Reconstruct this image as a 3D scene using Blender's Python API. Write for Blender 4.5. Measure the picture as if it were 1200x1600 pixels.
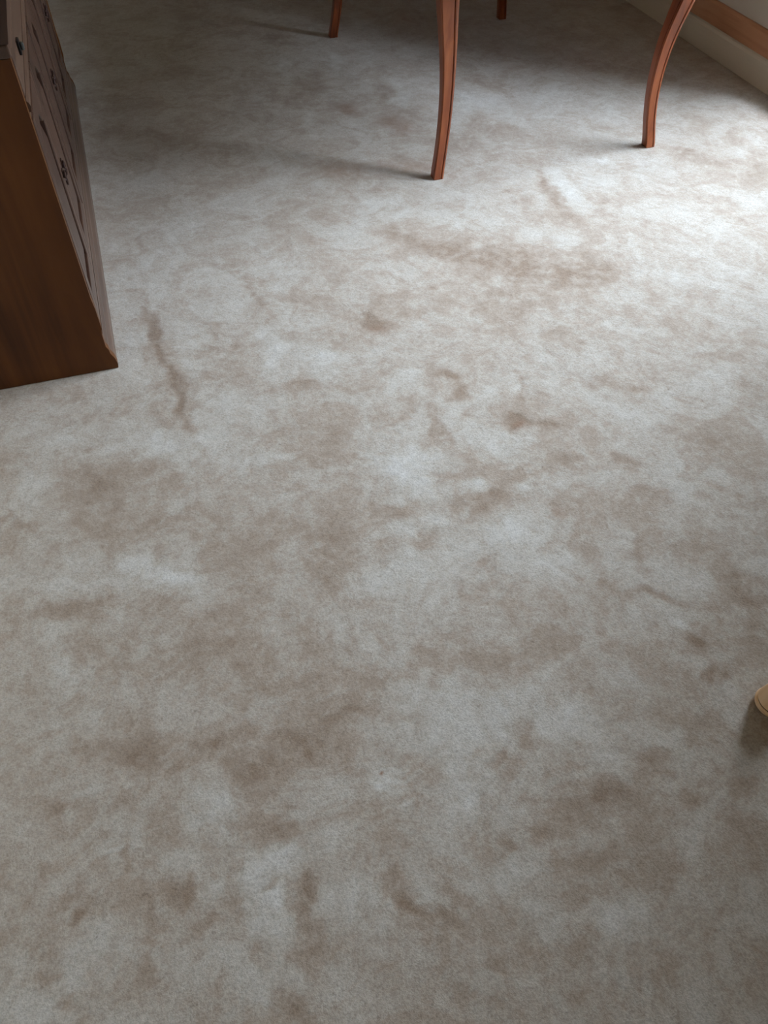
import bpy, bmesh, math
import numpy as np
from mathutils import Vector, Matrix

# ------------------------------------------------------------------ scene
scene = bpy.context.scene
for o in list(bpy.data.objects):
    bpy.data.objects.remove(o)
COL = scene.collection

# room axes: +X towards the window wall, +Y along it, camera stands at the origin
H = 1.45
PITCH, ROLL, FPX, YAW = math.radians(50.298), math.radians(0.793), 1200.8, math.radians(18.368)
WALL_X, LEFT_X, FAR_Y, BACK_Y, CEIL = 2.79, -0.735, 6.2, -2.2, 2.45

def cam_axes():
    R = Vector((1, 0, 0)); F = Vector((0, math.cos(PITCH), -math.sin(PITCH))); U = Vector((0, math.sin(PITCH), math.cos(PITCH)))
    R2 = math.cos(ROLL) * R + math.sin(ROLL) * U
    U2 = -math.sin(ROLL) * R + math.cos(ROLL) * U
    M = Matrix.Rotation(-YAW, 3, 'Z')
    return M @ R2, M @ U2, M @ F
CR, CU, CF = cam_axes()
def floor_at(px, py):
    """photo pixel -> point on the floor"""
    d = CF + CR * ((px - 600) / FPX) + CU * ((800 - py) / FPX)
    t = -H / d.z
    return d.x * t, d.y * t

cam = bpy.data.cameras.new('camera')
cam.sensor_fit = 'VERTICAL'; cam.sensor_height = 32.0; cam.lens = 32.0 * FPX / 1600.0
cam.clip_start = 0.05
cam.dof.use_dof = False
camo = bpy.data.objects.new('camera', cam); COL.objects.link(camo)
m = Matrix.Identity(4)
for i in range(3):
    m[i][0] = CR[i]; m[i][1] = CU[i]; m[i][2] = -CF[i]
m[2][3] = H
camo.matrix_world = m
scene.camera = camo

# overcast sky seen only through the windows
world = bpy.data.worlds.new('sky'); scene.world = world; world.use_nodes = True
bg = world.node_tree.nodes['Background']
bg.inputs[0].default_value = (0.72, 0.81, 1.0, 1); bg.inputs[1].default_value = 43.5

scene.view_settings.view_transform = 'Standard'; scene.view_settings.look = 'None'
scene.view_settings.exposure = 0.2; scene.view_settings.gamma = 1.0
scene.view_settings.use_curve_mapping = False

# the tall window in the right wall
WIN = (1.42, 2.93, 0.09, 2.30)      # y0 y1 z0 z1 in wall_right

def portal(name, loc, rot, sx, sy):
    l = bpy.data.lights.new(name, 'AREA'); l.shape = 'RECTANGLE'; l.size = sx; l.size_y = sy
    l.cycles.is_portal = True
    o = bpy.data.objects.new(name, l); COL.objects.link(o); o.location = loc; o.rotation_euler = rot
portal('window_right_offscreen', (WALL_X + 0.17, (WIN[0] + WIN[1]) / 2, (WIN[2] + WIN[3]) / 2), (0, math.radians(90), 0), WIN[3] - WIN[2], WIN[1] - WIN[0])

# ------------------------------------------------------------------ helpers
def tag(o, label, cat, group=None, kind=None):
    o['label'] = label; o['category'] = cat
    if group: o['group'] = group
    if kind: o['kind'] = kind
    return o
def empty(name, loc):
    o = bpy.data.objects.new(name, None); COL.objects.link(o); o.location = loc; o.empty_display_size = 0.1
    return o
def obj(name, bm, mat, parent=None, smooth=False, bevel=0.0, seg=2, loc=None):
    me = bpy.data.meshes.new(name)
    bmesh.ops.recalc_face_normals(bm, faces=bm.faces[:])
    bm.to_mesh(me); bm.free()
    me.materials.append(mat)
    o = bpy.data.objects.new(name, me); COL.objects.link(o)
    if parent: o.parent = parent
    if loc: o.location = loc
    if smooth:
        for p in me.polygons: p.use_smooth = True
        me.set_sharp_from_angle(angle=math.radians(32))
    if bevel:
        b = o.modifiers.new('bevel', 'BEVEL'); b.width = bevel; b.segments = seg; b.limit_method = 'ANGLE'; b.angle_limit = math.radians(40)
    return o
def box(bm, x0, x1, y0, y1, z0, z1):
    v = [bm.verts.new(p) for p in ((x0, y0, z0), (x1, y0, z0), (x1, y1, z0), (x0, y1, z0), (x0, y0, z1), (x1, y0, z1), (x1, y1, z1), (x0, y1, z1))]
    for f in ((0, 3, 2, 1), (4, 5, 6, 7), (0, 1, 5, 4), (1, 2, 6, 5), (2, 3, 7, 6), (3, 0, 4, 7)):
        bm.faces.new([v[i] for i in f])
    return bm
def boxes(*bs):
    bm = bmesh.new()
    for b in bs: box(bm, *b)
    return bm
def extrude_profile(pts, y0, y1):
    """closed (x,z) outline swept along Y"""
    bm = bmesh.new()
    a = [bm.verts.new((x, y0, z)) for x, z in pts]; b = [bm.verts.new((x, y1, z)) for x, z in pts]
    n = len(pts)
    bm.faces.new(a); bm.faces.new(b[::-1])
    for i in range(n):
        bm.faces.new((a[i], b[i], b[(i + 1) % n], a[(i + 1) % n]))
    return bm
def loft(rings, cap=True):
    bm = bmesh.new()
    vs = [[bm.verts.new(p) for p in r] for r in rings]
    n = len(rings[0])
    for a, b in zip(vs, vs[1:]):
        for i in range(n):
            bm.faces.new((a[i], a[(i + 1) % n], b[(i + 1) % n], b[i]))
    if cap:
        bm.faces.new(vs[0][::-1]); bm.faces.new(vs[-1])
    return bm
def lathe(profile, n=28, cx=0, cy=0):
    return loft([[(cx + r * math.cos(2 * math.pi * i / n), cy + r * math.sin(2 * math.pi * i / n), z) for i in range(n)] for r, z in profile])
def tube(path, r, n=8):
    rings = []
    for i, p in enumerate(path):
        p = Vector(p)
        t = (Vector(path[min(i + 1, len(path) - 1)]) - Vector(path[max(i - 1, 0)])).normalized()
        a = t.cross(Vector((0, 0, 1)));
        if a.length < 1e-3: a = t.cross(Vector((0, 1, 0)))
        a.normalize(); b = t.cross(a)
        rings.append([p + r * (math.cos(2 * math.pi * k / n) * a + math.sin(2 * math.pi * k / n) * b) for k in range(n)])
    return loft(rings)
def copy_tree(o, parent=None):
    c = o.copy(); COL.objects.link(c); c.parent = parent
    for ch in [x for x in bpy.data.objects if x.parent == o]:
        copy_tree(ch, c)
    return c

# ------------------------------------------------------------------ materials
def lin(r, g, b):
    f = lambda c: (c / 255 / 12.92) if c / 255 <= 0.04045 else ((c / 255 + 0.055) / 1.055) ** 2.4
    return (f(r), f(g), f(b), 1)
class Mat:
    def __init__(s, name, rough=0.6):
        s.m = bpy.data.materials.new(name); s.m.use_nodes = True
        s.t = s.m.node_tree; s.b = s.t.nodes['Principled BSDF']; s.b.inputs['Roughness'].default_value = rough
    def n(s, kind, **kw):
        nd = s.t.nodes.new(kind)
        for k, v in kw.items():
            if k in nd.inputs: nd.inputs[k].default_value = v
            else: setattr(nd, k, v)
        return nd
    def l(s, a, b): s.t.links.new(a, b)
    def noise(s, scale, detail=4, rough=0.55, vec=None, dist=0.0):
        nd = s.n('ShaderNodeTexNoise'); nd.inputs['Scale'].default_value = scale; nd.inputs['Detail'].default_value = detail
        nd.inputs['Roughness'].default_value = rough; nd.inputs['Distortion'].default_value = dist
        if vec is not None: s.l(vec, nd.inputs['Vector'])
        return nd.outputs['Fac']
    def coord(s, which='Object', scale=(1, 1, 1)):
        tc = s.n('ShaderNodeTexCoord'); mp = s.n('ShaderNodeMapping'); mp.inputs['Scale'].default_value = scale
        s.l(tc.outputs[which], mp.inputs['Vector']); return mp.outputs['Vector']
    def math(s, op, a, b=None, c=None, clamp=False):
        nd = s.n('ShaderNodeMath'); nd.operation = op; nd.use_clamp = clamp
        for i, v in enumerate((a, b, c)):
            if v is None: continue
            if isinstance(v, (int, float)): nd.inputs[i].default_value = v
            else: s.l(v, nd.inputs[i])
        return nd.outputs[0]
    def ramp(s, fac, stops):
        r = s.n('ShaderNodeValToRGB'); e = r.color_ramp.elements
        while len(e) < len(stops): e.new(0.5)
        for x, (p, c) in zip(e, stops): x.position = p; x.color = c
        s.l(fac, r.inputs['Fac']); return r.outputs['Color']
    def mix(s, fac, a, b, blend='MIX'):
        nd = s.n('ShaderNodeMix'); nd.data_type = 'RGBA'; nd.blend_type = blend
        for sock, v in ((nd.inputs[0], fac), (nd.inputs[6], a), (nd.inputs[7], b)):
            if isinstance(v, (int, float, tuple)): sock.default_value = v
            else: s.l(v, sock)
        return nd.outputs[2]
    def color(s, c):
        if isinstance(c, tuple): s.b.inputs['Base Color'].default_value = c
        else: s.l(c, s.b.inputs['Base Color'])
        return s
    def bump(s, h, strength, dist):
        b = s.n('ShaderNodeBump'); b.inputs['Strength'].default_value = strength; b.inputs['Distance'].default_value = dist
        s.l(h, b.inputs['Height']); s.l(b.outputs[0], s.b.inputs['Normal']); return s

def wood(name, dark, mid, light, rough, grain_axis, coat=0.0, scale=1.0, spec=0.5):
    w = Mat(name, rough); w.b.inputs['Specular IOR Level'].default_value = spec
    st = {'x': (1.2, 22, 22), 'y': (22, 1.2, 22), 'z': (22, 22, 1.2)}[grain_axis]
    v = w.coord('Object', tuple(scale * k for k in st))
    g = w.noise(1.0, 6, 0.6, v, 0.8)
    big = w.noise(2.6, 3, 0.5, w.coord('Object'))
    f = w.math('ADD', w.math('MULTIPLY', g, 0.65), w.math('MULTIPLY', big, 0.35))
    w.color(w.ramp(f, [(0.34, dark), (0.5, mid), (0.68, light)]))
    w.b.inputs['Coat Weight'].default_value = coat; w.b.inputs['Coat Roughness'].default_value = 0.25
    w.bump(g, 0.12, 0.001)
    return w.m
def plain(name, col, rough=0.6, metal=0.0, var=0.04):
    w = Mat(name, rough); w.b.inputs['Metallic'].default_value = metal
    k = w.noise(14, 4)
    w.color(w.mix(k, tuple(c * (1 - var) for c in col[:3]) + (1,), tuple(min(1, c * (1 + var)) for c in col[:3]) + (1,)))
    w.bump(w.noise(160, 3), 0.05, 0.001)
    return w.m

M_WALL = plain('wall_paint', lin(214, 202, 186), 0.85)
M_CEIL = plain('ceiling_paint', lin(232, 218, 198), 0.9)
M_BASE = plain('baseboard_paint', lin(226, 214, 192), 0.5)
M_TRIM = wood('stained_trim', lin(186, 128, 92), lin(208, 150, 112), lin(218, 164, 126), 0.45, 'y')
M_FRAME = plain('window_frame_paint', lin(232, 228, 220), 0.5)
M_TABLE = wood('cherry_table', lin(84, 36, 16), lin(136, 66, 30), lin(170, 94, 50), 0.32, 'z', 0.25)
M_TABLETOP = wood('cherry_tabletop', lin(84, 36, 16), lin(136, 66, 30), lin(170, 94, 50), 0.3, 'y', 0.25)
M_CAB = wood('walnut_cabinet', lin(64, 33, 10), lin(92, 52, 18), lin(112, 67, 28), 0.5, 'z', 0.0, 0.5, 0.25)
M_CABD = wood('dark_walnut_door', lin(46, 27, 18), lin(64, 40, 28), lin(80, 54, 40), 0.38, 'z', 0.2, 0.5)
M_CABH = wood('walnut_rail', lin(56, 38, 28), lin(82, 58, 44), lin(102, 76, 60), 0.36, 'y', 0.25)
M_PINE = wood('pale_pine', lin(214, 166, 118), lin(236, 196, 152), lin(242, 208, 170), 0.5, 'z', 0.1)
M_IRON = plain('black_iron', lin(28, 22, 20), 0.45, 0.6)
M_BRONZE = plain('dark_bronze', lin(52, 28, 18), 0.5, 0.5)
M_PEWTER = plain('pewter', lin(120, 124, 120), 0.35, 0.9)
M_ADDED_HEDGE = plain('added_hedge', lin(58, 66, 40), 0.9, 0, 0.35)
M_LAWN = plain('paving', lin(120, 116, 110), 0.9, 0, 0.2)

def glass_mat():
    m = bpy.data.materials.new('window_glass'); m.use_nodes = True; t = m.node_tree
    t.nodes.remove(t.nodes['Principled BSDF'])
    tr = t.nodes.new('ShaderNodeBsdfTransparent'); gl = t.nodes.new('ShaderNodeBsdfGlossy'); gl.inputs['Roughness'].default_value = 0.02
    tr.inputs[0].default_value = (0.94, 0.97, 0.96, 1)
    fr = t.nodes.new('ShaderNodeFresnel'); fr.inputs[0].default_value = 1.35
    mx = t.nodes.new('ShaderNodeMixShader')
    t.links.new(fr.outputs[0], mx.inputs[0]); t.links.new(tr.outputs[0], mx.inputs[1]); t.links.new(gl.outputs[0], mx.inputs[2])
    t.links.new(mx.outputs[0], t.nodes['Material Output'].inputs[0])
    return m
M_GLASS = glass_mat()

def carpet_mat():
    c = Mat('plush_carpet', 0.95)
    at = c.n('ShaderNodeAttribute'); at.attribute_name = 'wear'
    st = c.n('ShaderNodeAttribute'); st.attribute_name = 'stain'
    v = c.coord('Object')
    # pile brushed this way and that: broad and medium blotches
    n1 = c.noise(3.1, 5, 0.62, v, 0.6)
    n2 = c.noise(13, 4, 0.6, v, 0.9)
    n3 = c.noise(46, 3, 0.6, v, 0.4)
    f = c.math('ADD', 0.5, c.math('MULTIPLY', at.outputs['Fac'], 0.37))
    f = c.math('ADD', f, c.math('MULTIPLY', c.math('SUBTRACT', n1, 0.5), 0.40))
    f = c.math('ADD', f, c.math('MULTIPLY', c.math('SUBTRACT', n2, 0.5), 0.44))
    f = c.math('ADD', f, c.math('MULTIPLY', c.math('SUBTRACT', n3, 0.5), 0.34))
    # nap lying one way or the other: soft-edged patches with frayed outlines
    nap = c.ramp(c.noise(5.2, 9, 0.68, v, 1.2), [(0.43, (0, 0, 0, 1)), (0.57, (1, 1, 1, 1))])
    f = c.math('ADD', f, c.math('MULTIPLY', c.math('SUBTRACT', nap, 0.5), 0.15), clamp=True)
    col = c.ramp(f, [(0.10, lin(146, 124, 104)), (0.40, lin(172, 155, 138)), (0.62, lin(190, 180, 167)), (0.92, lin(212, 206, 198))])
    # single tufts
    tuft = c.noise(270, 2, 0.7, v)
    tuft2 = c.noise(150, 2, 0.6, v)
    tv = c.math('ADD', c.math('MULTIPLY', tuft, 0.6), c.math('MULTIPLY', tuft2, 0.4))
    col = c.mix(0.85, col, c.ramp(tv, [(0.32, (0.66, 0.65, 0.63, 1)), (0.55, (1, 1, 1, 1)), (0.75, (1.12, 1.12, 1.12, 1))]), 'MULTIPLY')
    # dirt specks, and the few rusty spots
    sp = c.ramp(c.noise(95, 1, 0.4, v), [(0.0, (1, 1, 1, 1)), (0.21, (1, 1, 1, 1)), (0.26, (0, 0, 0, 1))])
    spf = c.math('MULTIPLY', sp, 0.35)
    col = c.mix(spf, col, lin(104, 88, 74))
    col = c.mix(st.outputs['Fac'], col, lin(136, 92, 62))
    c.color(col)
    h = c.math('ADD', c.math('MULTIPLY', tv, 0.55), c.math('MULTIPLY', n3, 0.6))
    c.bump(h, 0.30, 0.008)
    c.b.inputs['Sheen Weight'].default_value = 0.25; c.b.inputs['Sheen Roughness'].default_value = 0.5
    c.b.inputs['Specular IOR Level'].default_value = 0.15
    return c.m
M_CARPET = carpet_mat()

# ------------------------------------------------------------------ carpet: marks pressed and worn into the pile
# photo pixel centre, half axes (pixels), turn (deg, clockwise), strength (+ pale nap, - dark crushed / soiled nap)
MARKS = [
 # left streak and its flanks
 (246, 520, 44, 9, 72, -0.9), (272, 610, 60, 10, 74, -1.0), (215, 585, 60, 14, 80, 0.35), (300, 560, 60, 16, 76, 0.3),
 (250, 692, 75, 22, 4, 0.6), (415, 712, 40, 12, -12, 0.6), (505, 700, 60, 26, -25, -0.35),
 
 (402, 470, 60, 5, 68, -0.4), (420, 555, 40, 18, 78, 0.45), (458, 500, 30, 4, 86, -0.4), (470, 602, 36, 12, -8, -0.45), (375, 555, 30, 18, 0, -0.25),
 (500, 560, 34, 6, 0, 0.4), (530, 560, 30, 14, 0, 0.3), (350, 610, 50, 30, 0, 0.3),
 (588, 513, 28, 9, 0, -1.0), (570, 500, 14, 7, 0, -0.6), (640, 490, 24, 9, -20, -0.5),
 # dark band in front of the table, pale worn centre
 (660, 380, 80, 16, 14, -0.7), (800, 400, 130, 26, 6, -0.55), (930, 428, 60, 16, 4, -0.55), (700, 470, 130, 20, 4, -0.25),
 (860, 440, 80, 26, 0, -0.4), (900, 520, 90, 20, 10, -0.25),
 (700, 592, 26, 6, 6, -0.7), (722, 618, 24, 11, 48, -0.8), (745, 650, 24, 6, 20, -0.4), (688, 665, 44, 9, 66, -0.65), (640, 640, 26, 16, -40, -0.5),
 (810, 662, 15, 8, -18, -1.2), (846, 662, 24, 7, 6, -0.8), (812, 610, 40, 4, 82, -0.4), (885, 720, 22, 13, -10, -0.55), (940, 598, 30, 12, 0, -0.6), (985, 612, 36, 6, 8, -0.5),
 (765, 770, 50, 20, -32, -0.7), (715, 790, 40, 18, -10, -0.35), (873, 800, 16, 14, 0, -0.6), (668, 842, 26, 16, -10, -0.7), (690, 815, 20, 10, 0, 0.4), (620, 800, 50, 14, -14, -0.5),
 (635, 725, 60, 44, 0, 0.55), (730, 755, 22, 10, 0, 0.6), (800, 830, 50, 24, 10, 0.4), (770, 690, 50, 20, -10, 0.35), (770, 870, 20, 12, 0, -0.4), (850, 850, 20, 12, 0, -0.4),
 (680, 740, 14, 14, 0, -0.5), (990, 790, 70, 30, 0, -0.25), (990, 740, 20, 10, 30, -0.4), (1000, 880, 14, 40, 0, -0.5), (1020, 930, 40, 9, 25, -0.7), (950, 930, 60, 14, 20, -0.4),
 # brown patches lower left
 (190, 745, 90, 28, -4, -0.4), (140, 800, 60, 50, 20, -0.25), (260, 820, 120, 40, 0, -0.3), (330, 740, 30, 40, 0, -0.25), (460, 840, 120, 50, 0, -0.3),
 (215, 878, 34, 18, 10, 0.7), (265, 892, 40, 16, 6, 0.5), (45, 770, 44, 30, -10, 0.35), (35, 816, 17, 8, 0, -0.7), (60, 840, 50, 10, -10, 0.3), (150, 915, 140, 7, -8, 0.35), (120, 950, 150, 20, -6, -0.35),
 (100, 990, 40, 18, -10, 0.3), (88, 1052, 26, 34, 0, 0.5), (150, 620, 60, 40, 0, -0.25), (100, 680, 100, 14, -12, 0.3),
 (330, 1000, 180, 70, 0, -0.3), (440, 1040, 120, 60, 0, -0.25), (420, 1180, 110, 50, -10, -0.5), (240, 1170, 120, 40, 0, -0.35), (480, 1170, 30, 14, 30, -0.4), (520, 1130, 70, 20, -25, -0.35),
 (100, 1240, 60, 16, -5, -0.35), (130, 1225, 30, 5, -10, 0.5), (130, 1160, 12, 8, 0, -0.4), (330, 1270, 40, 12, -25, 0.35), (350, 1245, 30, 10, 10, 0.4),
 (440, 1300, 40, 20, 40, -0.5), (410, 1310, 14, 16, 0, -0.4), (205, 1335, 10, 24, 8, -0.6), (175, 1325, 24, 5, -18, 0.6), (95, 1398, 20, 10, -20, -0.6), (120, 1432, 10, 24, 18, -0.7), (290, 1395, 16, 22, 0, -0.7), (330, 1440, 50, 14, -38, -0.5), (255, 1470, 16, 8, 10, -0.7), (240, 1425, 14, 22, -10, -0.45), (230, 1535, 16, 60, 8, -0.35),
 (150, 1500, 80, 50, -30, 0.3), (330, 1380, 24, 12, 0, 0.25), (60, 1530, 40, 16, -40, -0.4), (92, 1560, 8, 5, 0, -0.7),
 # pale worn path down the middle
 (600, 890, 90, 70, 0, 0.15), (620, 970, 110, 60, 0, 0.15), (570, 1020, 50, 30, 0, 0.25), (700, 1110, 90, 50, 20, 0.35), (730, 1200, 60, 60, 0, 0.4), (760, 1280, 70, 40, 0, 0.3), (560, 1225, 60, 40, 0, 0.15),
 (630, 1232, 30, 36, 0, 0.35), (650, 1260, 22, 24, 0, -0.35), (580, 1120, 80, 14, 10, -0.35), (700, 1050, 60, 20, 0, 0.3), (520, 905, 20, 80, 10, -0.3), (655, 1010, 40, 8, -20, -0.35), (625, 1050, 60, 14, -25, -0.3),
 (850, 1090, 110, 40, 10, 0.35), (790, 1100, 30, 20, 0, 0.3), (760, 1020, 60, 30, 20, -0.4), (880, 1010, 60, 20, 10, -0.35), (780, 1185, 12, 24, -15, -0.7), (745, 1180, 16, 12, 0, -0.5), (820, 1160, 12, 12, 0, -0.4),
 (960, 1240, 60, 26, -20, -0.55), (900, 1275, 40, 20, -20, -0.35), (1030, 1190, 34, 24, 0, -0.5), (1080, 1250, 40, 14, 10, -0.4), (1100, 1140, 60, 18, 10, -0.25), (800, 1335, 20, 12, 0, -0.55), (850, 1310, 14, 12, 0, -0.4), (900, 1345, 50, 18, -20, -0.45), (960, 1390, 60, 24, -10, -0.4),
 (790, 1360, 60, 16, -10, 0.35), (660, 1375, 40, 20, 20, 0.45), (690, 1400, 50, 10, 10, 0.3), (650, 1418, 34, 11, 10, -0.75), (720, 1430, 22, 12, 10, -0.6), (620, 1385, 18, 20, 0, -0.45), (680, 1455, 20, 10, 0, -0.4), (630, 1330, 16, 30, 10, -0.35),
 (980, 1450, 70, 34, 10, 0.45), (850, 1440, 60, 26, -10, 0.4), (860, 1530, 60, 24, 0, 0.3), (1080, 1540, 130, 50, 0, -0.2), (1100, 1450, 50, 24, 0, -0.3), (780, 1500, 40, 20, 0, -0.3),
 (485, 1415, 18, 40, 0, -0.85), (500, 1500, 20, 70, 0, -0.5), (480, 1580, 30, 30, 0, -0.4), (430, 1440, 44, 40, 0, 0.6), (330, 1510, 60, 70, 0, 0.45), (425, 1370, 50, 20, -20, 0.6), (430, 1395, 24, 10, 0, -0.5), (570, 1410, 50, 40, 0, 0.35), (560, 1520, 50, 60, 0, 0.2), (400, 1560, 40, 40, 0, 0.25), (455, 1345, 40, 7, -10, 0.4),
 # right side
 (1085, 1015, 16, 14, 20, -0.9), (1112, 1056, 13, 13, 0, -1.0), (1135, 905, 22, 14, 20, -0.8), (1165, 935, 40, 14, 10, -0.55), (1180, 1000, 20, 30, 0, -0.3), (1060, 985, 40, 6, 30, 0.45), (1075, 860, 60, 16, 14, -0.3),
 (1000, 700, 60, 16, 20, 0.2), (1180, 880, 40, 14, 14, 0.5), (1060, 780, 60, 10, 20, 0.3), (1130, 760, 20, 6, 20, -0.4), (1160, 645, 14, 6, 10, -0.4), (975, 720, 30, 8, 24, -0.5), (1030, 770, 24, 8, 10, -0.4), (1120, 690, 20, 10, 30, -0.3),
 (830, 760, 60, 20, -10, 0.3), (900, 880, 60, 20, 10, 0.3), (960, 850, 40, 16, 10, 0.2),
 # under and beside the table
 (855, 292, 40, 8, 56, -0.8), (880, 285, 40, 14, 55, 0.4), (890, 330, 40, 10, 30, -0.4), (890, 370, 30, 12, 10, 0.6), (800, 320, 40, 24, -30, -0.35), (935, 250, 20, 7, 0, 0.5), (940, 325, 10, 20, 20, -0.4), (1180, 270, 16, 30, 0, -0.45), (1020, 300, 60, 14, 8, -0.3), (1090, 245, 50, 16, 8, -0.4), (1150, 220, 30, 10, 14, -0.35), (1075, 380, 60, 16, 6, 0.2), (960, 290, 60, 16, 0, 0.3), (1000, 260, 14, 7, 0, 0.3),
 (540, 170, 26, 12, 14, -0.7), (500, 130, 20, 20, 0, -0.4), (625, 190, 40, 20, 20, -0.6), (530, 265, 30, 14, 0, -0.6), (640, 250, 60, 14, 8, -0.5), (600, 140, 14, 30, -28, -0.55), (625, 145, 12, 26, -28, 0.55), (575, 40, 30, 12, 10, 0.35), (520, 95, 10, 24, -18, 0.5), (445, 110, 8, 40, 4, 0.4), (480, 190, 8, 30, -14, 0.45), (430, 170, 30, 6, 30, 0.35), (455, 150, 36, 24, 0, -0.4),
 (740, 160, 60, 24, 10, 0.35), (760, 130, 50, 10, 12, -0.4), (830, 150, 50, 16, 0, 0.45), (770, 205, 60, 10, 0, -0.4), (880, 110, 40, 20, 20, 0.35), (820, 190, 60, 14, 6, 0.3), (700, 225, 40, 14, 0, -0.4), (745, 190, 10, 20, 20, -0.4), (960, 180, 30, 14, 0, 0.3),
 (440, 60, 40, 12, 10, -0.45), (350, 40, 60, 14, 8, -0.35), (580, 330, 60, 22, -4, 0.2), (380, 370, 80, 20, 0, 0.15),
 (780, 440, 170, 40, 6, -0.3), (820, 60, 40, 12, 8, 0.3), (640, 80, 14, 10, 0, 0.5),
]
# raked ribs left in the pile
for k in range(7):
    MARKS.append((632 + 3 * (k % 2), 1204 + 10 * k, 26, 3.4, -14, 0.45 if k % 2 == 0 else -0.3))
STAINS = [(622, 198, 30, 14, 20, 0.30), (575, 262, 60, 12, 4, 0.22), (650, 262, 60, 10, 6, 0.22), (545, 170, 22, 8, 12, 0.25), 
 (596, 1208, 4.5, 3.4, 0, 0.9), (810, 662, 11, 5, -18, 0.35), (872, 800, 9, 8, 0, 0.22), (590, 513, 18, 5, 0, 0.18), (532, 268, 20, 8, 0, 0.22), (1112, 1056, 8, 8, 0, 0.12)]

def value_noise(x, y, scale, seed):
    r = np.random.RandomState(seed); g = r.rand(128, 128).astype(np.float32)
    u = x * scale + 37.3; v = y * scale + 51.7
    i = np.floor(u).astype(int); j = np.floor(v).astype(int); fu = u - i; fv = v - j
    fu = fu * fu * (3 - 2 * fu); fv = fv * fv * (3 - 2 * fv)
    i0, i1, j0, j1 = i % 128, (i + 1) % 128, j % 128, (j + 1) % 128
    return (g[i0, j0] * (1 - fu) + g[i1, j0] * fu) * (1 - fv) + (g[i0, j1] * (1 - fu) + g[i1, j1] * fu) * fv - 0.5
def fbm(x, y, scale, seed, octaves=4):
    s = 0; a = 1.0
    for k in range(octaves):
        s = s + a * value_noise(x, y, scale, seed + k); scale *= 2.1; a *= 0.55
    return s
def blob_field(X, Y, marks, sharp):
    F = np.zeros_like(X)
    for cx, cy, a, b, ang, s in marks:
        wx, wy = floor_at(cx, cy); ca, sa = math.cos(math.radians(ang)), math.sin(math.radians(ang))
        p = floor_at(cx + a * ca, cy + a * sa); q = floor_at(cx - b * sa, cy + b * ca)
        J = np.array([[p[0] - wx, q[0] - wx], [p[1] - wy, q[1] - wy]]); Ji = np.linalg.inv(J)
        R = 2.2 * max(np.hypot(*J[:, 0]), np.hypot(*J[:, 1]))
        k = np.where((np.abs(X - wx) < R) & (np.abs(Y - wy) < R))
        dx, dy = X[k] - wx, Y[k] - wy
        e = (Ji[0, 0] * dx + Ji[0, 1] * dy) ** 2 + (Ji[1, 0] * dx + Ji[1, 1] * dy) ** 2
        F[k] += s * np.exp(-e ** sharp)
    return F

def build_floor():
    fx0, fx1, fy0, fy1 = LEFT_X, WALL_X, BACK_Y, FAR_Y
    # finer weave of vertices where the carpet is near and open
    xs = np.linspace(fx0, fx1, 600)
    ys = np.concatenate([np.linspace(fy0, -0.1, 40, endpoint=False), np.linspace(-0.1, 2.6, 500, endpoint=False), np.linspace(2.6, 5.3, 300, endpoint=False), np.linspace(5.3, fy1, 24)])
    X, Y = np.meshgrid(xs, ys)
    wx = X + 0.036 * fbm(X, Y, 6, 3) + 0.026 * fbm(X, Y, 22, 9, 4); wy = Y + 0.036 * fbm(X, Y, 6, 21) + 0.026 * fbm(X, Y, 22, 33, 4)
    wear = blob_field(wx, wy, MARKS, 1.3)
    wear = wear * (1.0 + 0.9 * fbm(X, Y, 34, 71, 3))
    stain = blob_field(X + 0.004 * fbm(X, Y, 60, 5), Y, STAINS, 1.6)
    Z = 0.0006 * np.clip(wear, -1.5, 1.5) + 0.0016 * fbm(X, Y, 12, 50, 3)
    Z = np.clip(Z, -0.003, 0.003) - 0.0015
    ny, nx = X.shape
    co = np.stack([X, Y, Z], -1).reshape(-1, 3)
    idx = np.arange(nx * ny).reshape(ny, nx)
    q = np.stack([idx[:-1, :-1], idx[:-1, 1:], idx[1:, 1:], idx[1:, :-1]], -1).reshape(-1, 4)
    me = bpy.data.meshes.new('floor')
    me.vertices.add(len(co)); me.vertices.foreach_set('co', co.astype(np.float32).ravel())
    me.loops.add(q.size); me.loops.foreach_set('vertex_index', q.astype(np.int32).ravel())
    me.polygons.add(len(q)); me.polygons.foreach_set('loop_start', np.arange(0, q.size, 4, dtype=np.int32))
    me.polygons.foreach_set('loop_total', np.full(len(q), 4, np.int32))
    me.polygons.foreach_set('use_smooth', np.ones(len(q), bool))
    me.update(calc_edges=True)
    for nm, f in (('wear', wear), ('stain', np.clip(stain, 0, 1))):
        a = me.attributes.new(nm, 'FLOAT', 'POINT'); a.data.foreach_set('value', f.astype(np.float32).ravel())
    me.materials.append(M_CARPET)
    o = bpy.data.objects.new('floor', me); COL.objects.link(o)
    tag(o, 'beige plush carpet with crushed and soiled traffic marks', 'carpet', kind='structure')
build_floor()

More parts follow.
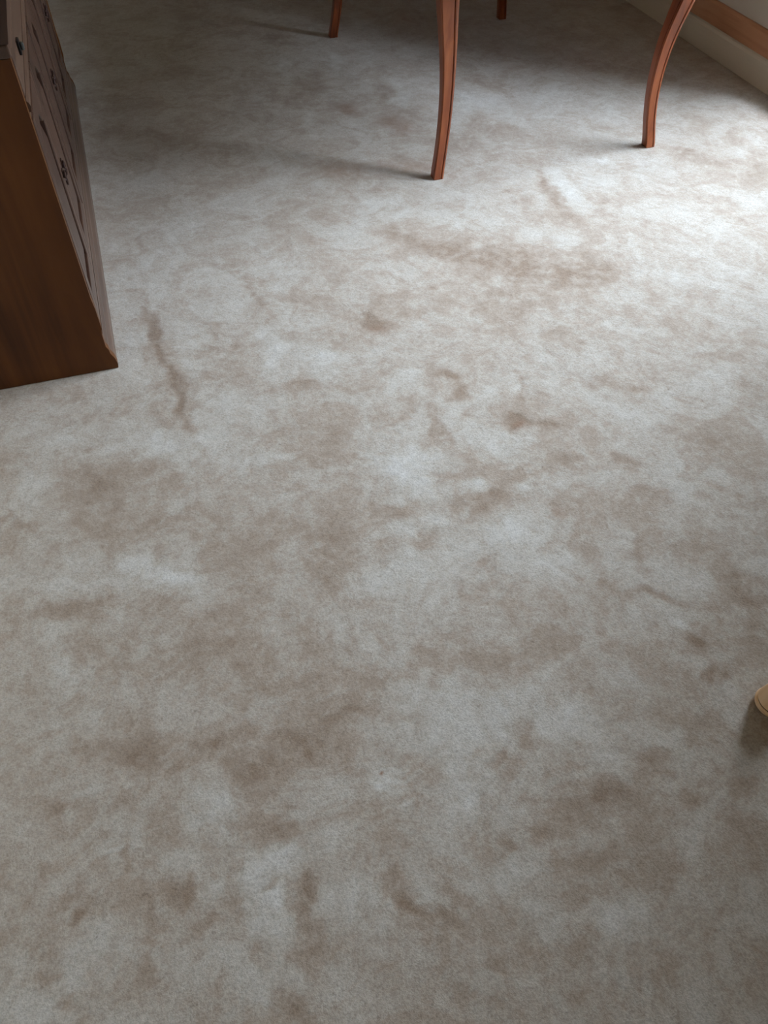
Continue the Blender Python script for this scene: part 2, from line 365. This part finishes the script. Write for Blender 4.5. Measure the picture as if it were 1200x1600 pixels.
# ------------------------------------------------------------------ room shell
T = 0.16
def wall_right():
    y0, y1, z0, z1 = WIN
    bm = boxes((WALL_X, WALL_X + T, BACK_Y - T, y0, -0.05, CEIL), (WALL_X, WALL_X + T, y1, FAR_Y + T, -0.05, CEIL),
               (WALL_X, WALL_X + T, y0, y1, -0.05, z0), (WALL_X, WALL_X + T, y0, y1, z1, CEIL))
    tag(obj('wall_right', bm, M_WALL), 'pinkish cream wall above the brown rail and baseboard', 'wall', kind='structure')
wall_right()
tag(obj('wall_back', boxes((LEFT_X, WALL_X, BACK_Y - T, BACK_Y, -0.05, CEIL)), M_WALL), 'cream wall behind the photographer', 'wall', kind='structure')
tag(obj('wall_left', boxes((LEFT_X - T, LEFT_X, BACK_Y - T, FAR_Y + T, -0.05, CEIL)), M_WALL), 'cream wall behind the dark cabinet', 'wall', kind='structure')
tag(obj('wall_far', boxes((LEFT_X, WALL_X, FAR_Y, FAR_Y + T, -0.05, CEIL)), M_WALL), 'cream wall beyond the dining table', 'wall', kind='structure')
tag(obj('ceiling', boxes((LEFT_X - T, WALL_X + T, BACK_Y - T, FAR_Y + T, CEIL, CEIL + 0.1)), M_CEIL), 'off-white ceiling over the whole room', 'ceiling', kind='structure')
tag(obj('ground', boxes((-14, 18, -16, 20, -0.6, -0.5)), M_LAWN), 'grey paving outside the window', 'ground', kind='structure')

def added_hedge():
    # unseen lumpy greenery, added to keep low sky light out of the window
    nx, nz, ny = 6, 14, 90
    bm = bmesh.new(); rs = np.random.RandomState(4)
    outline = [(6.4, -0.5), (6.35, 0.6), (6.4, 1.7), (6.55, 2.25), (6.9, 2.32), (7.25, 2.2), (7.35, 1.5), (7.35, -0.5)]
    rows = []
    for k in range(ny + 1):
        y = -9 + 22 * k / ny
        rows.append([bm.verts.new((x + rs.uniform(-.08, .08), y + rs.uniform(-.05, .05), z + (rs.uniform(-.07, .07) if z > 0 else 0))) for x, z in outline])
    for a, b in zip(rows, rows[1:]):
        for i in range(len(outline)):
            bm.faces.new((a[i], a[(i + 1) % len(outline)], b[(i + 1) % len(outline)], b[i]))
    bm.faces.new(rows[0]); bm.faces.new(rows[-1][::-1])
    tag(obj('added_hedge', bm, M_ADDED_HEDGE, smooth=True), 'unseen dark green screen added outside the window to block the low sky', 'added_hedge', kind='structure')
added_hedge()

d = 0.016
def two_runs(pts):
    bm = extrude_profile(pts, BACK_Y, WIN[0] - 0.002)
    b2 = extrude_profile(pts, WIN[1] + 0.002, FAR_Y)
    me = bpy.data.meshes.new('run'); b2.to_mesh(me); b2.free(); bm.from_mesh(me); bpy.data.meshes.remove(me)
    return bm
def bb_profile(h):
    return [(0, 0), (-d, 0), (-d, h - 0.02), (-d * 0.75, h - 0.008), (-d * 0.35, h), (0, h)]
o = obj('baseboard_right', two_runs([(WALL_X + x, z) for x, z in bb_profile(0.118)]), M_BASE)
tag(o, 'cream painted baseboard below the brown wall rail', 'baseboard', kind='structure')
o = obj('trim_1', two_runs([(WALL_X, 0.119), (WALL_X - 0.012, 0.119), (WALL_X - 0.014, 0.135), (WALL_X - 0.014, 0.200), (WALL_X - 0.008, 0.213), (WALL_X, 0.214)]), M_TRIM)
tag(o, 'reddish brown wooden rail along the wall on top of the baseboard', 'trim', kind='structure')
o = obj('baseboard_left', extrude_profile([(LEFT_X - x, z) for x, z in bb_profile(0.118)], BACK_Y, FAR_Y), M_BASE)
tag(o, 'cream painted baseboard behind the dark cabinet', 'baseboard', kind='structure')

def window_right():
    y0, y1, z0, z1 = WIN; w = 0.05; X0, X1 = WALL_X + 0.06, WALL_X + 0.11
    root = empty('window_1', (0, 0, 0)); tag(root, 'tall white-framed garden window reaching almost to the carpet', 'window', kind='structure')
    obj('window_frame', boxes((X0, X1, y0, y1, z0, z0 + w), (X0, X1, y0, y1, z1 - w, z1), (X0, X1, y0, y0 + w, z0 + w, z1 - w), (X0, X1, y1 - w, y1, z0 + w, z1 - w)), M_FRAME, root, bevel=0.004)
    ym = (y0 + y1) / 2
    obj('mullion', boxes((X0, X1, ym - 0.025, ym + 0.025, z0 + w, z1 - w)), M_FRAME, root, bevel=0.004)
    for a, b in ((y0 + w, ym - 0.025), (ym + 0.025, y1 - w)):
        obj('pane', boxes((X0 + 0.02, X0 + 0.026, a, b, z0 + w, z1 - w)), M_GLASS, root)
    obj('window_sill', boxes((WALL_X + 0.001, WALL_X + 0.06, y0, y1, z0, z0 + 0.02)), M_FRAME, root, bevel=0.006)
window_right()

# ------------------------------------------------------------------ dining table
def dining_table():
    x0, x1, y0, y1 = 1.083, 2.004, 2.675, 4.185
    cx, cy = (x0 + x1) / 2, (y0 + y1) / 2; hx, hy = (x1 - x0) / 2, (y1 - y0) / 2
    root = empty('dining_table', (cx, cy, 0)); tag(root, 'reddish cherry wood dining table on slender cabriole legs', 'table')
    # height, inward bow of the centre line, half width
    S = [(0, 0.0, 0.0195), (0.012, 0.001, 0.0200), (0.05, 0.008, 0.0190), (0.10, 0.0165, 0.0188), (0.17, 0.025, 0.0192), (0.23, 0.029, 0.0198), (0.29, 0.030, 0.0206), (0.36, 0.0275, 0.0222),
         (0.43, 0.021, 0.0242), (0.50, 0.011, 0.0268), (0.56, 0.002, 0.0292), (0.61, -0.004, 0.031), (0.64, -0.004, 0.031), (0.715, 0.0, 0.031)]
    def section(h):
        g = min(0.0065, h * 0.3)
        side = [(-1.0 * h + 0.3 * g, -h), (h * 0.20, -h), (h * 0.44, -h + 0.0006), (h * 0.52, -h + g), (h * 0.60, -h + 0.0008), (h * 0.74, -h - 0.0004), (h * 0.90, -h + 0.0010)]
        pts = []
        for k in range(4):
            c, s = [(1, 0), (0, 1), (-1, 0), (0, -1)][k]
            pts += [(p[0] * c - p[1] * s, p[0] * s + p[1] * c) for p in side]
        return pts
    def interp(z):
        for a, b in zip(S, S[1:]):
            if z <= b[0]:
                t = (z - a[0]) / (b[0] - a[0]); return a[1] + (b[1] - a[1]) * t, a[2] + (b[2] - a[2]) * t
    zs = np.array([s[0] for s in S])
    # smooth the control column
    fine = np.linspace(0, 0.715, 44)
    def smooth(col):
        v = np.interp(fine, zs, np.array([s[col] for s in S]))
        k = np.pad(v, 2, mode='edge'); return (k[:-4] + 2 * k[1:-3] + 3 * k[2:-2] + 2 * k[3:-1] + k[4:]) / 9
    bow, hw = smooth(1), smooth(2)
    for sx in (-1, 1):
        for sy in (-1, 1):
            rings = [[(sx * (hx - b) + px, sy * (hy - b) + py, z) for px, py in section(h)] for z, b, h in zip(fine, bow, hw)]
            obj('leg', loft(rings), M_TABLE, root, True)
    a = 0.012
    for s in (-1, 1):
        obj('apron', boxes((-hx + 0.03, hx - 0.03, s * hy - a, s * hy + a, 0.625, 0.72)), M_TABLETOP, root, bevel=0.003)
        obj('apron', boxes((s * hx - a, s * hx + a, -hy + 0.03, hy - 0.03, 0.625, 0.72)), M_TABLETOP, root, bevel=0.003)
    bm = boxes((-hx - 0.14, hx + 0.14, -hy - 0.17, hy + 0.17, 0.72, 0.748))
    es = [e for e in bm.edges if abs(e.verts[0].co.z - e.verts[1].co.z) > 0.01]
    bmesh.ops.bevel(bm, geom=es, offset=0.08, segments=6, affect='EDGES', profile=0.5)
    obj('tabletop', bm, M_TABLETOP, root, bevel=0.008, seg=3)
dining_table()

# ------------------------------------------------------------------ long dark cabinet
def cabinet():
    yN, yF = 1.889, 3.90; xb = -0.712; xf = -0.201
    root = empty('cabinet', (0, 0, 0)); tag(root, 'long dark brown wooden cabinet with panelled doors on the carpet', 'cabinet')
    t = 0.022
    # lower case: side panels carry the outline of the base moulding
    low = [(xb, 0.0), (-0.1880, 0.0), (-0.1862, 0.012), (-0.1892, 0.034), (-0.1972, 0.052), (-0.1982, 0.066), (-0.2032, 0.078), (-0.2030, 0.120), (-0.1985, 0.140), (-0.1985, 0.20), (xf, 0.235), (xf, 0.818), (xb, 0.818)]
    for y in (yN, yF - t):
        obj('side_panel', extrude_profile(low, y, y + t), M_CAB, root)
    pl = [(-0.24, 0.0), (-0.1885, 0.0), (-0.187, 0.012), (-0.190, 0.034), (-0.198, 0.052), (-0.199, 0.066), (-0.204, 0.078), (-0.204, 0.095), (-0.24, 0.095)]
    obj('base_moulding', extrude_profile(pl, yN + t, yF - t), M_CABH, root)
    obj('back_panel', boxes((xb, xb + 0.012, yN + t, yF - t, 0.02, 0.818)), M_CAB, root)
    obj('bottom_board', boxes((xb + 0.012, -0.241, yN + t, yF - t, 0.06, 0.082)), M_CABH, root)
    # front frame
    obj('rail', boxes((-0.235, -0.205, yN + t, yF - t, 0.096, 0.135)), M_CABH, root, bevel=0.002)
    obj('rail', boxes((-0.235, -0.204, yN + t, yF - t, 0.676, 0.702)), M_CABH, root, bevel=0.002)
    lip = [(-0.235, 0.703), (-0.197, 0.703), (-0.1955, 0.708), (-0.194, 0.715), (-0.196, 0.722), (-0.2, 0.726), (-0.235, 0.726)]
    obj('drawer_lip', extrude_profile(lip, yN + t, yF - t), M_CABH, root)
    n = 6; W = (yF - yN - 2 * t - 0.03) / n
    ys = [yN + t + 0.015 + i * W for i in range(n + 1)]
    for i in (0, 2, 4, 6):
        y = ys[i]; a = max(yN + t, y - 0.014); b = min(yF - t, y + 0.014)
        obj('stile', boxes((-0.235, -0.206, a, b, 0.136, 0.675)), M_CABD, root, bevel=0.002)
    for i in range(n):
        y0 = ys[i] + (0.015 if i % 2 == 0 else 0.002); y1 = ys[i + 1] - (0.015 if i % 2 else 0.002)
        z0, z1 = 0.140, 0.671; f = 0.050
        bm = boxes((-0.226, -0.202, y0, y0 + f, z0, z1), (-0.226, -0.202, y1 - f, y1, z0, z1), (-0.226, -0.202, y0 + f, y1 - f, z0, z0 + f))
        # arched top rail
        ym = (y0 + y1) / 2; hw = (y1 - y0) / 2 - f
        pts = [(y0 + f, z1), (y0 + f, z1 - f - 0.05)]
        for k in range(1, 10):
            u = -1 + 2 * k / 10; pts.append((ym + hw * u, z1 - f - 0.05 + 0.05 * (math.cos(u * math.pi) * 0.5 + 0.5)))
        pts += [(y1 - f, z1 - f - 0.05), (y1 - f, z1)]
        va = [bm.verts.new((-0.226, p, q)) for p, q in pts]; vb = [bm.verts.new((-0.202, p, q)) for p, q in pts]
        bm.faces.new(va); bm.faces.new(vb[::-1])
        for k in range(len(pts)): bm.faces.new((va[k], vb[k], vb[(k + 1) % len(pts)], va[(k + 1) % len(pts)]))
        door = obj('door', bm, M_CABD, root, bevel=0.003)
        # raised field
        fl = bmesh.new(); g0, g1 = 0.003, 0.032
        def ring(x, g):
            r = [(x, y0 + f + g, z0 + f + g), (x, y1 - f - g, z0 + f + g), (x, y1 - f - g, z1 - f - 0.05 - g)]
            for k in range(9, 0, -1):
                u = (-1 + 2 * k / 10); r.append((x, ym + (hw - g) * u, z1 - f - 0.05 - g + 0.05 * (math.cos(u * math.pi) * 0.5 + 0.5)))
            r.append((x, y0 + f + g, z1 - f - 0.05 - g)); return [fl.verts.new(p) for p in r]
        r0, r1, r2 = ring(-0.224, -0.004), ring(-0.216, g0), ring(-0.205, g1)
        for A, B in ((r0, r1), (r1, r2)):
            for k in range(len(A)): fl.faces.new((A[k], A[(k + 1) % len(A)], B[(k + 1) % len(A)], B[k]))
        fl.faces.new(r2); fl.faces.new(r0[::-1])
        obj('door_panel', fl, M_CABD, door)
        # drop handle beside the meeting edge
        hy = y1 - 0.028 if i % 2 == 0 else y0 + 0.028; hz = 0.40
        hd = obj('door_handle', boxes((-0.202, -0.199, hy - 0.008, hy + 0.008, hz + 0.008, hz + 0.030)), M_BRONZE, door, bevel=0.001)
        loop = [(-0.196, hy + 0.011 * math.sin(q), hz + 0.004 + 0.016 * math.cos(q)) for q in [2 * math.pi * k / 16 for k in range(17)]]
        obj('ring_pull', tube(loop, 0.0026), M_BRONZE, hd, True)
        obj('pull_stud', lathe([(0.003, -0.006), (0.004, 0.0), (0.003, 0.005)], 10, -0.197, hy), M_BRONZE, hd, True, loc=(0, 0, hz + 0.020))
    for i in (0, 2, 4):
        y0, y1 = ys[i] + 0.004, ys[i + 2] - 0.004
        dr = obj('drawer', boxes((-0.235, -0.200, y0, y1, 0.728, 0.812)), M_CABH, root, bevel=0.004)
        for k in (0.27,):
            y = y0 + (y1 - y0) * k
            pl_ = obj('drawer_pull', boxes((-0.200, -0.194, y - 0.014, y + 0.014, 0.756, 0.786)), M_IRON, dr, bevel=0.002)
            obj('pull_stud', boxes((-0.194, -0.186, y - 0.007, y + 0.007, 0.763, 0.779)), M_PEWTER, pl_, bevel=0.003)
    # waist: board, then a cove that carries the upper case
    obj('waist_board', boxes((xb, -0.198, yN - 0.002, yF + 0.002, 0.819, 0.844)), M_CABH, root, bevel=0.003)
    up = [(xb, 0.845), (-0.196, 0.845), (-0.191, 0.862), (-0.186, 0.880), (-0.179, 0.902), (-0.172, 0.925), (-0.167, 0.955), (-0.166, 1.0), (-0.166, 1.86), (xb, 1.86)]
    for y in (yN, yF - t):
        obj('side_panel', extrude_profile(up, y, y + t), M_CABD, root)
    cv = [(-0.23, 0.845)] + up[1:8] + [(-0.23, 1.0)]
    obj('waist_moulding', extrude_profile([(x - 0.003, z) for x, z in cv], yN + t, yF - t), M_CABH, root)
    obj('back_panel', boxes((xb, xb + 0.012, yN + t, yF - t, 0.846, 1.86)), M_CAB, root)
    for i in range(3):
        y0, y1 = ys[2 * i], ys[2 * i + 2]; z0, z1 = 1.004, 1.82; f = 0.055
        door = obj('upper_door', boxes((-0.194, -0.170, y0, y0 + f, z0, z1), (-0.194, -0.170, y1 - f, y1, z0, z1), (-0.194, -0.170, y0 + f, y1 - f, z0, z0 + f), (-0.194, -0.170, y0 + f, y1 - f, z1 - f, z1)), M_CAB, root, bevel=0.003)
        obj('pane', boxes((-0.184, -0.180, y0 + f - 0.004, y1 - f + 0.004, z0 + f - 0.004, z1 - f + 0.004)), M_GLASS, door)
    for z in (1.26, 1.54):
        obj('shelf', boxes((xb + 0.013, -0.22, yN + t, yF - t, z, z + 0.018)), M_CABH, root)
    co = [(xb, 1.861), (-0.166, 1.861), (-0.150, 1.875), (-0.140, 1.90), (-0.125, 1.92), (-0.125, 1.945), (xb, 1.945)]
    obj('cornice', extrude_profile(co, yN - 0.02, yF + 0.02), M_CABH, root)
cabinet()

# ------------------------------------------------------------------ small turned wooden piece at the edge of the view
def doorstop():
    root = empty('wooden_doorstop', (0.977, 0.421, 0)); tag(root, 'small round pale wooden doorstop with a dark groove, on the open carpet', 'doorstop')
    obj('foot', lathe([(0.024, 0.0), (0.031, 0.002), (0.0345, 0.006), (0.0355, 0.010), (0.0345, 0.0135), (0.0315, 0.0155)], 40), M_PINE, root, True)
    obj('groove', lathe([(0.0305, 0.0156), (0.0300, 0.0195)], 40), M_BRONZE, root, True)
    obj('body', lathe([(0.0310, 0.0196), (0.0330, 0.0215), (0.0325, 0.026), (0.0300, 0.040), (0.0285, 0.052), (0.0265, 0.060), (0.022, 0.066), (0.014, 0.0695), (0.004, 0.071)], 40), M_PINE, root, True)
doorstop()
